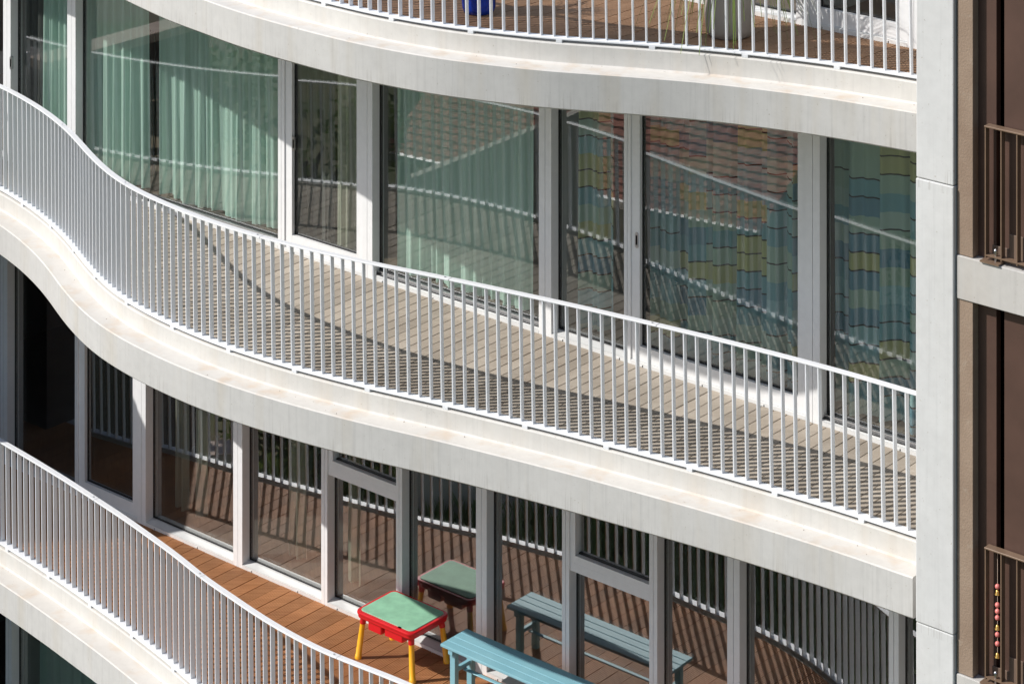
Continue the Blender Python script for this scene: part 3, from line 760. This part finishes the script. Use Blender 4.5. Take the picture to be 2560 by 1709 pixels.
for k in range(120):                                         # long blades that hang over the rim to the deck
    a = rnd.uniform(0, 6.283); dirv = Vector((math.cos(a), math.sin(a), 0)); side = Vector((-dirv.y, dirv.x, 0)); rows = []; R1 = rnd.uniform(.28, .72); dn = rnd.uniform(.45, .78)
    for i in range(9):
        t = i / 8; p = dirv * (.10 + R1 * t ** .8) + Vector((0, 0, .55 + .22 * math.sin(min(1, t * 1.6) * 1.9) - dn * t ** 2.4)); rows.append([p - side * .0055 * (1 - t * .55), p + side * .0055 * (1 - t * .55)])
    mb.grid(rows, 0, True)
q = mb.build('hanging_grass', M['grass'], gp); q['kind'] = 'stuff'

# ------------------------------------------------------------------ brown stair tower on the right
nb = empty('stair_tower', (*W(s_fr + .5, .8), 0)); tag(nb, 'brown rendered stair tower with concrete landings right of the fin wall', 'building')
ninv = Matrix.Translation(nb.location).inverted()
def nchild(o): o.parent = nb; o.matrix_parent_inverse = ninv; return o
def zpx(py, s, d):                                       # height seen at a picture row (survey helper)
    return CAMZ - (py + 1750) / 6700 * W(s, d)[1]
DN = 1.47; sA = s_fr + .012; sB = s_px(2430, DN); S_E = s_fr + 3.2
zt = [zpx(637, sA, DN)]; NF = 1045 / 6700 * W(sA, DN)[1]
tops = [zt[0] + NF, zt[0], zt[0] - NF]
SH = .305
for k, z in enumerate(tops):
    mb = MB(); mb.sdbox(sA, S_E, -.6, DN, z - SH, z); nchild(mb.build('landing_slab', M['nconc'], bevel=.006))
    mb = MB(); mb.sdbox(sA, sB, -.3, DN - .012, z + .004, z + NF - SH - .004); nchild(mb.build('pier', M['render'], bevel=.004))
    # dark cladding panels with a black open joint between them
    DP = 1.385; e0, e1, e2 = s_px(2491, DP), s_px(2511, DP), S_E
    mb = MB(); mb.sdbox(sB - .02, e0, DP - .06, DP, z + .002, z + NF - SH - .002); nchild(mb.build('cladding_panel', M['brownpanel']))
    mb = MB(); mb.sdbox(e1, e2, DP - .06, DP, z + .002, z + NF - SH - .002); nchild(mb.build('cladding_panel', M['brownpanel']))
    mb = MB(); mb.sdbox(e0 - .45, e1 + .25, DP - .22, DP - .18, z + .002, z + NF - SH - .002); nchild(mb.build('joint_backing', M['dark']))
    # stepped stair string rising to the right in front of the cladding
    for j in range(8):
        a = s_px(2478, 1.41) + j * .135
        mb = MB(); mb.sdbox(a, a + .1345, DP + .002, DP + .012, z + .003, z + .003 + .105 * (j + 1)); nchild(mb.build('stair_step', M['stairplate'], bevel=.003))
mb = MB(); mb.sdbox(sA, S_E, -.9, -.7, 2, 20); nchild(mb.build('rear_wall', M['brownpanel']))
def brown_rail(z, label):
    d0 = 1.462; s0 = s_px(2463, d0); root = empty('stair_railing', (*W(s0, d0), z)); tag(root, label, 'railing', 'brown railings of the stair tower')
    inv = Matrix.Translation(root.location).inverted()
    def add(o): o.parent = root; o.matrix_parent_inverse = inv; return o
    H = .955; bal = None
    for k in range(14):
        s = s0 + k * .125
        if bal is None:
            mb = MB(); q = [(-.004, 0), (.004, 0), (.004, .05), (-.004, .05)]
            mb.hexa([(x, y, .03) for x, y in q] + [(x, y, H - .012) for x, y in q]); bal = add(mb.build('baluster', M['brownsteel'])); o = bal
        else:
            o = bpy.data.objects.new('baluster', bal.data); COL.objects.link(o); add(o)
        o.location = (*W(s, d0), z); o.rotation_euler = (0, 0, ANG)
    mb = MB(); mb.sdbox(s0 - .006, s0 + 1.9, d0 - .062, d0 + .006, z + H - .012, z + H); add(mb.build('handrail', M['brownsteel'], bevel=.002, seg=1))
    mb = MB(); mb.sdbox(s0 + .006, s0 + 1.9, d0 - .05, d0 + .002, z + .045, z + .054); add(mb.build('bottom_rail', M['brownsteel']))
    mb = MB(); mb.sdbox(s0 - .03, s0 + .12, d0 - .055, d0 + .025, z + .002, z + .014); add(mb.build('base_plate', M['brownsteel']))
    p = W(s0 + .072, d0 - .02); mb = MB(); mb.tube([(*p, z + .012), (*p, z + .10)], .008, 8); mb.tube([(*p, z + .075), (*p, z + .090)], .017, 8); mb.tube([(*p, z + .092), (*p, z + .099), (*p, z + .104)], [.014, .012, .004], 8); add(mb.build('anchor_bolt', M['steel']))
brown_rail(tops[1], 'brown flat-bar railing on the upper landing of the stair tower')
brown_rail(tops[2], 'brown flat-bar railing on the lower landing, bottom right corner')
gl = empty('bead_garland', (*W(s_px(2494, 1.404), 1.404), tops[2] + .95)); tag(gl, 'string of pink beads and gold bells hanging behind the lower brown railing', 'garland')
gs = s_px(2494, 1.404)
def gz(py): return zpx(py, gs, 1.404) - gl.location.z
mb = MB(); mb.tube([(0, 0, gz(1380)), (0, 0, gz(1640))], .0025, 5); mb.build('cord', M['stone'], gl)
for py, kind in ((1465, 'b'), (1480, 'g'), (1511, 'b'), (1527, 'b'), (1543, 'b'), (1567, 'g'), (1585, 'b'), (1608, 'b'), (1637, 'g')):
    z = gz(py); r = .019; mb = MB()
    if kind == 'b': mb.tube([(0, 0, z + r * math.cos(t)) for t in np.linspace(.05, 3.09, 9)], [r * math.sin(t) for t in np.linspace(.05, 3.09, 9)], 12); mb.build('bead', M['pink'], gl)
    else: mb.tube([(0, 0, z + .02), (0, 0, z + .015), (0, 0, z), (0, 0, z - .012)], [.004, .013, .016, .022], 12); mb.build('bell', M['gold'], gl)

# ------------------------------------------------------------------ the surroundings the panes mirror
g = MB(); n = 40; g.face([(420 * math.cos(2 * math.pi * k / n), 20 + 420 * math.sin(2 * math.pi * k / n), 0) for k in range(n)])
m, nt, nd, lk, b = newmat('ground_soil'); v = coords(nt); n1 = noise(nt, .25, 6, .6, v); n2 = noise(nt, 3, 6, .7, v)
c = ramp(nt, n1.outputs[0], [(.40, (.07, .10, .028)), (.52, (.13, .13, .05)), (.62, (.20, .15, .11))]).outputs[0]
c = mixc(nt, 1.0, c, ramp(nt, n2.outputs[0], [(.3, (.6, .6, .6)), (.7, (1, 1, 1))]).outputs[0], 'MULTIPLY'); lk.new(c, b.inputs['Base Color']); b.inputs['Roughness'].default_value = .95
tag(g.build('ground', m), kind='structure')

# dry leaves and grit that have blown onto the ledges
rl = random.Random(5); mb = MB()
for l in (1, 2, 3):
    c = CUR[l]
    for k in range(22):
        p, tt = c.at(rl.uniform(c.u_of_s(-6), c.u_of_s(4.8))); nn = np.array([tt[1], -tt[0]]); q = p + nn * rl.choice((rl.uniform(.06, .10), rl.uniform(.06, .225)))
        a = rl.uniform(0, 3.14); L_ = rl.uniform(.003, .009); w_ = L_ * rl.uniform(.25, .6); u = np.array([math.cos(a), math.sin(a)]); v_ = np.array([-u[1], u[0]]); z = ZB[l] - .1945
        mb.face([(*(q - u * L_), z), (*(q + v_ * w_), z + .002), (*(q + u * L_), z + .004), (*(q - v_ * w_), z + .001)])
tag(mb.build('ledge_litter', M['litter']), 'tiny dry leaves and grit scattered along the concrete ledges', 'leaf litter', kind='stuff')

# garden growth, joined: nobody could count it
def tufts(n, x0, x1, y0, y1, h, rnd, w=.02):
    mb = MB()
    for k in range(n):
        x, y = rnd.uniform(x0, x1), rnd.uniform(y0, y1); hh = h * rnd.uniform(.4, 1.2)
        for j in range(5):
            a = rnd.uniform(0, 6.283); c_, s_ = math.cos(a), math.sin(a); r = hh * rnd.uniform(.3, .8)
            mb.face([(x - s_ * w, y + c_ * w, .0), (x + s_ * w, y - c_ * w, .0), (x + c_ * r, y + s_ * r, hh)])
    return mb
rnd = random.Random(11)
gr = tufts(9000, -23, -7, 8, 30, .55, rnd, .05); tag(gr.build('garden_planting', M['grass']), 'loose green grasses growing in the garden below the balconies', 'grasses', kind='stuff')

def tree(x, y, h, r, label, rnd, n=2600):
    root = empty('garden_tree', (x, y, 0)); tag(root, label, 'tree', 'garden trees mirrored in the windows')
    mb = MB(); mb.tube([(0, 0, 0), (.05, .02, h * .35), (-.04, .06, h * .7)], [h * .03, h * .022, h * .008], 8)
    for k in range(6):
        a = k * 1.05 + rnd.random(); z = h * (.3 + .06 * k); mb.tube([(0, 0, z), (math.cos(a) * r * .4, math.sin(a) * r * .4, z + h * .14), (math.cos(a) * r * .75, math.sin(a) * r * .75, z + h * .22)], [h * .012, h * .008, h * .003], 6)
    mb.build('trunk', M['bark'], root)
    cl = [(Vector((rnd.uniform(-1, 1) * r * .75, rnd.uniform(-1, 1) * r * .75, h * rnd.uniform(.38, .92))), r * rnd.uniform(.28, .5)) for _ in range(14)]
    mb = MB()
    for k in range(n):
        c_, cr = rnd.choice(cl); d = Vector((rnd.gauss(0, 1), rnd.gauss(0, 1), rnd.gauss(0, 1))).normalized(); p = c_ + d * cr * rnd.uniform(.5, 1)
        u = Vector((rnd.gauss(0, 1), rnd.gauss(0, 1), rnd.gauss(0, .6))).normalized(); w = u.orthogonal().normalized(); s = rnd.uniform(.07, .15)
        mb.face([p - u * s, p + w * s * .6, p + u * s, p - w * s * .6])
    mb.build('crown', M['leaf'], root)
for i, (x, y, h, r, lab) in enumerate(((-24.6, 23.2, 6.6, 2.4, 'rounded garden tree between the tiled house and the brick block'), (-20, 23.5, 3.2, 1.5, 'low bushy garden tree nearest the balconies'),
        (-34, 7, 8, 3, 'tall garden tree behind the tiled house'), (-21, 12, 3.6, 1.7, 'small garden tree in front of the plaster wall'), (-26, 29, 5, 2.2, 'garden tree at the foot of the brick block'), (-36, 20, 9, 3.2, 'broad tree beyond the ridge of the tiled house'))):
    tree(x, y, h, r, lab, rnd)

# house with a clay-tiled roof
hs = empty('tiled_house', (-27.2, 18.3, 0)); hs.rotation_euler = (0, 0, R(42)); tag(hs, 'plastered house with a red clay-tiled roof below the balconies', 'building')
X0, X1, Y0, Y1, HE, HR = -4.5, 4.5, -6.6, 0.2, 5.25, 7.2
mb = MB(); mb.box(X0, X1, Y0, Y1, 0, HE - .3); mb.build('wall', M['housewall'], hs)
mb = MB()
for y in (Y0 + .02, Y1 - .02): mb.hexa([(X0 + .02, y - .1, HE - .299), (X1 - .02, y - .1, HE - .299), (X1 - .02, y + .1, HE - .299), (X0 + .02, y + .1, HE - .299), (-.05, y - .1, HR - .25), (.05, y - .1, HR - .25), (.05, y + .1, HR - .25), (-.05, y + .1, HR - .25)])
mb.build('gable', M['housewall'], hs)
def tiles(sign):
    mb = MB(); ov = .45; L = math.hypot(X1 + ov, HR - HE + .3); nr = 30; ny = int((Y1 - Y0 + .8) / .05)
    for r in range(nr):
        rows = []
        for e in (0, 1):
            t = (r + e * 1.08) / nr; row = []
            for k in range(ny + 1):
                y = Y0 - .4 + (Y1 - Y0 + .8) * k / ny; wv = .010 * math.sin(y * 2 * math.pi / .22)
                x = t * (X1 + ov); z = HR + .06 - t * (HR - HE + .38) + wv + (.018 if e else 0.0)
                row.append((sign * x, y, z))
            rows.append(row)
        mb.grid(rows if sign > 0 else rows[::-1], 0, True)
    return mb
for sg in (1, -1):
    q = tiles(sg).build('roof_tiles', M['rooftile'], hs); q['kind'] = 'stuff'
mb = MB(); mb.tube([(0, Y0 - .4, HR + .08), (0, Y1 + .4, HR + .08)], .13, 10); mb.build('ridge', M['rooftile'], hs)
for y in (-6.0, -4.0, -1.8):
    mb = MB(); mb.box(X1 - .02, X1 + .03, y, y + 1.1, 1.3, 2.9); w_ = mb.build('window', M['darkwin'], hs)
    mb = MB(); mb.box(X1 + .0, X1 + .12, y - .1, y + 1.2, 1.18, 1.29); mb.build('window_sill', M['stone'], w_)
mb = MB(); mb.box(X1 + .40, X1 + .55, Y0 - .4, Y1 + .4, HE - .42, HE - .30); mb.build('gutter', M['steel'], hs)

ax = MB(); ax.hexa([(-20.2, 18.9, 0), (-20, 18.9, 0), (-20, 22.0, 0), (-20.2, 22.0, 0), (-20.2, 18.9, 6.75), (-20, 18.9, 6.75), (-20, 22.0, 5.7), (-20.2, 22.0, 5.7)])
tag(ax.build('annex_wall', M['housewall']), 'beige gable wall standing in front of the tiled house', 'wall')
# brick block with pale bands further back
bb = empty('brick_block', (-31, 33, 0)); tag(bb, 'dark brick block with pale horizontal bands beyond the garden', 'building')
mb = MB(); mb.box(-4, 4, -6, 9, 0, 11.5); mb.build('wall', M['brick'], bb)
for k in range(5):
    mb = MB(); mb.box(3.9, 4.14, -6.1, 9.1, 1.0 + 2.3 * k, 1.28 + 2.3 * k); mb.build('band', M['stone'], bb)
    for j in range(8):
        mb = MB(); mb.box(3.98, 4.05, -5.6 + j * 1.8, -4.4 + j * 1.8, 1.45 + 2.3 * k, 3.0 + 2.3 * k); mb.build('window', M['darkwin'], bb)
gw = MB(); gw.box(-19, -18.6, 24.8, 31, 0, 1.9); gw.box(-19.06, -18.54, 24.75, 31.05, 1.9, 2.05, 1); tag(gw.build('garden_wall', [M['housewall'], M['stone']]), 'low plastered garden wall with stone coping', 'wall')
